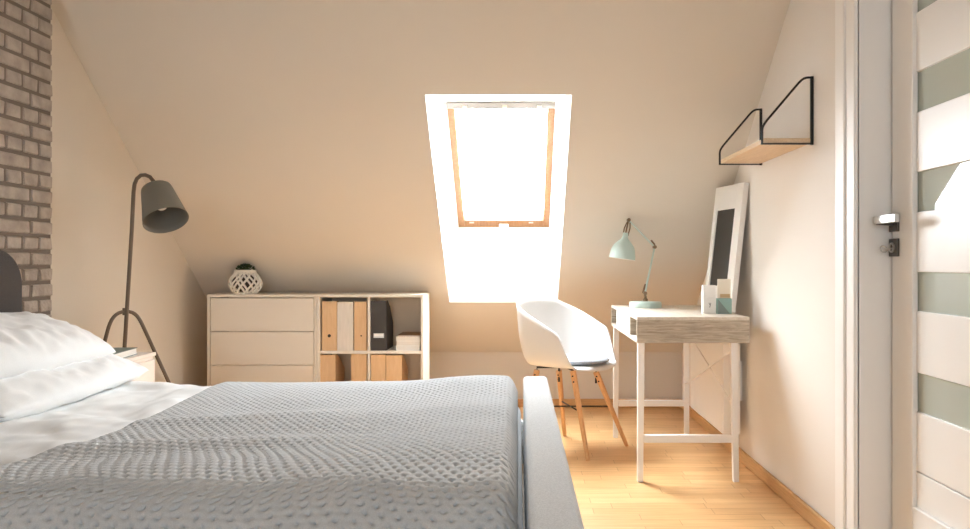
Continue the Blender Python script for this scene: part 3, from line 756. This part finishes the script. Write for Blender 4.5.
# ------------------------------------------------------------------ wall shelf
wsf=empty('wall_shelf',(XR,3.2,1.45),'pale wood wall shelf on two black wire brackets','shelf')
zs_,dp=1.452,.196
box(XR-dp+.006,XR-.004,2.885,3.49,zs_+.004,zs_+.022).build('shelf_board',M['birch'],wsf,bevel=.002)
def bracket(y,top):
    r=.0045; x0=XR-dp; x1=XR-.006
    pts=[Vector((x0,y,zs_)),Vector((x0,y,zs_+.050))]
    pts+=bez(Vector((x0,y,zs_+.050)),Vector((x0,y,zs_+.068)),Vector((x0+.008,y,zs_+.075)),Vector((x0+.02,y,zs_+.092)),5)[1:]
    pts+=[Vector((x1-.058,y,top-.030))]
    pts+=bez(Vector((x1-.058,y,top-.030)),Vector((x1-.04,y,top-.008)),Vector((x1-.03,y,top)),Vector((x1-.012,y,top)),5)[1:]
    pts+=[Vector((x1,y,top))]
    m=MB(); m.tube(pts,r,8); m.bar((x1,y,top+.004),(x1,y,zs_-.004),.011,.008,up=(0,1,0)); m.bar((x0-.004,y,zs_),(x1,y,zs_),.009,.005)
    m.build('bracket',M['black'],wsf,auto=40,label='black wire bracket')
bracket(2.885,zs_+.254); bracket(3.49,zs_+.254)

# ------------------------------------------------------------------ chair
cc_=Vector((.272,4.055,0)); n_=Vector((.79,-.61,0)).normalized(); t_=Vector((-n_.y,n_.x,0))
chr_=empty('armchair',cc_,'white moulded shell chair with wooden legs between the bed and the desk','chair')
tip=[Vector((.352,3.79,0)),Vector((.592,4.10,0)),Vector((.268,4.34,0)),Vector((.02,4.04,0))]
tops=[P(573,371,3.905),P(596,372,4.05),P(559,371,4.20),P(537,370,4.03)]
for a_,b_ in zip(tops,tip):
    m=MB(); pts=[a_.lerp(b_,i/8) for i in range(9)]
    lg_=m.tube(pts,[.0165-.006*i/8 for i in range(9)],12).build('leg',M['beech'],chr_,smooth=True,auto=40)
    d_=(b_-a_).normalized(); m=MB()
    for q in (.055,.12):
        p_=a_+(b_-a_)*q; m.tube([p_+Vector((-.008,-.017,0)),p_+Vector((.008,.0175,0))],.0045,8)
    m.build('bolt',M['black'],lg_)
ctop=sum(tops,Vector())/4
m=MB()
for a_ in tops:
    m.tube([Vector((ctop.x,ctop.y,.437)),Vector((a_.x,a_.y,.437)),a_+(Vector((0,0,-.06)))*1.0],.006,8)
m.build('underframe',M['black'],chr_,smooth=True)
m=MB(); q=.46
pp=[a_.lerp(b_,q) for a_,b_ in zip(tops,tip)]
m.tube([pp[0],pp[2]],.0038,8); m.tube([pp[1],pp[3]],.0038,8); m.build('cross_brace',M['black'],chr_,smooth=True)
# shell: polar bucket
ZS=.452
def rim_h(ph):
    a=abs(ph)                      # 0 front, pi back
    d=math.degrees(a)
    if d<46: return .004-.020*math.cos(math.radians(d*90/46))
    if d<72: return .008+.187*smooth01((d-46)/26)
    if d<136: return .195+.145*((d-72)/64)
    return .340+.012*smooth01((d-136)/30)
def rim_r(ph):
    a=abs(ph); c_,s_=math.cos(a),math.sin(a)
    ax_=.222 if c_>0 else .205; bx_=.243
    p=3.2
    return (abs(c_/ax_)**p+abs(s_/bx_)**p)**(-1/p)
cs_=cc_+Vector((-.005,.0,0))
def shell(u,v):
    ph=-PI+2*PI*u; r=v
    R_=rim_r(ph); H=rim_h(ph)
    # radial & vertical progress
    if r<.62:
        f=r/.62*.80; g=.010*(r/.62)**2
        z=ZS+g
    else:
        q=(r-.62)/.38
        f=.80+.20*(1-(1-q)**2.4)
        z=ZS+.010+(max(H,-.02)-.010)*(q**1.55)
    # flare
    flare=1+.06*max(0,(H-.05))/.3*((max(0,r-.62)/.38)**1.2)
    p=cs_+n_*(R_*f*flare*math.cos(ph))+t_*(R_*f*math.sin(ph)*(1+.02*flare))
    # back leans away
    back=max(0,-math.cos(ph)); p-=n_*(.018*back*max(0,(z-ZS))/.3)
    return (p.x,p.y,z)
_pts=[shell(i/120,1) for i in range(120)]; print('SHELL',max(p[0] for p in _pts if 3.4<p[1]<4.34 and p[2]>.6), [max(p[k] for p in _pts) for k in range(3)])
sh_=MB().grid(shell,120,40).build('seat_shell',M['plastic'],chr_,smooth=True,solid=.009)
# cushion
cm=cs_+n_*.062
MB().lathe([(0,.0),(.15,0),(.165,.006),(.172,.014),(.165,.022),(.145,.027),(0,.030)],Matrix.Translation((cm.x,cm.y,ZS+.017)),40).build('seat_pad',M['cushion'],chr_,smooth=True,label='round grey felt seat pad')

# ------------------------------------------------------------------ light
wd=bpy.data.worlds.new('sky'); bpy.context.scene.world=wd; wd.use_nodes=True
wt=wd.node_tree; bg=wt.nodes['Background']; bg.inputs[1].default_value=1.0
tc=wt.nodes.new('ShaderNodeTexCoord'); sp=wt.nodes.new('ShaderNodeSeparateXYZ'); wt.links.new(tc.outputs['Generated'],sp.inputs[0])
rm=wt.nodes.new('ShaderNodeValToRGB'); rm.color_ramp.elements[0].position=.35; rm.color_ramp.elements[1].position=.65
mr=wt.nodes.new('ShaderNodeMath'); mr.operation='MULTIPLY_ADD'; mr.inputs[1].default_value=.5; mr.inputs[2].default_value=.5
wt.links.new(sp.outputs['Y'],mr.inputs[0]); wt.links.new(mr.outputs[0],rm.inputs[0])
rm.color_ramp.elements[0].color=(.15,.18,.21,1); rm.color_ramp.elements[1].color=(.93,.985,1.04,1)   # dimmer blue sky behind, bright cloud in front
vm=wt.nodes.new('ShaderNodeVectorMath'); vm.operation='SCALE'; vm.inputs[3].default_value=10.0
wt.links.new(rm.outputs[0],vm.inputs[0]); wt.links.new(vm.outputs[0],bg.inputs[0])
def portal(name,M_,sx,sy):
    l=bpy.data.lights.new(name,'AREA'); l.shape='RECTANGLE'; l.size=sx; l.size_y=sy; l.cycles.is_portal=True
    o=bpy.data.objects.new(name,l); C.objects.link(o); o.matrix_world=M_; return o
# portal just outside the glass, facing into the room (light shines along local -Z)
cen=(tT+tB)/2-nrm*.10
zx=-nrm
PM=Matrix(((ex.x,dn.x*1,0,cen.x),(ex.y,dn.y,0,cen.y),(ex.z,dn.z,0,cen.z),(0,0,0,1)))
zaxis=-nrm; xaxis=ex; yaxis=zaxis.cross(xaxis)
PM=Matrix(((xaxis.x,yaxis.x,zaxis.x,cen.x),(xaxis.y,yaxis.y,zaxis.y,cen.y),(xaxis.z,yaxis.z,zaxis.z,cen.z),(0,0,0,1)))
portal('skylight_portal',PM,.6,1.02)
za_=Vector((0,-1,0)); xa_=Vector((1,0,0)); ya_=za_.cross(xa_); cen2=Vector(((RX0+RX1)/2,YF-.06,(RZ0+RZ1)/2))
portal('fill_window_portal',Matrix(((xa_.x,ya_.x,za_.x,cen2.x),(xa_.y,ya_.y,za_.y,cen2.y),(xa_.z,ya_.z,za_.z,cen2.z),(0,0,0,1))),RX1-RX0,RZ1-RZ0)

# ------------------------------------------------------------------ camera
cd_=bpy.data.cameras.new('camera'); cam=bpy.data.objects.new('camera',cd_); C.objects.link(cam)
cam.location=(0,0,1.0); cam.rotation_euler=(PI/2,0,0)
cd_.sensor_width=36; cd_.sensor_fit='HORIZONTAL'; cd_.lens=F*36/970
cd_.shift_x=-33/970; cd_.shift_y=-2.5/970; cd_.clip_start=.05
S=bpy.context.scene; S.camera=cam
S.view_settings.view_transform='Standard'; S.view_settings.look='None'; S.view_settings.gamma=1; S.view_settings.use_curve_mapping=False
S.view_settings.exposure=3.05
S.cycles.max_bounces=14; S.cycles.diffuse_bounces=10; S.cycles.glossy_bounces=4; S.cycles.transparent_max_bounces=12
S.cycles.use_denoising=True; S.cycles.sample_clamp_indirect=10
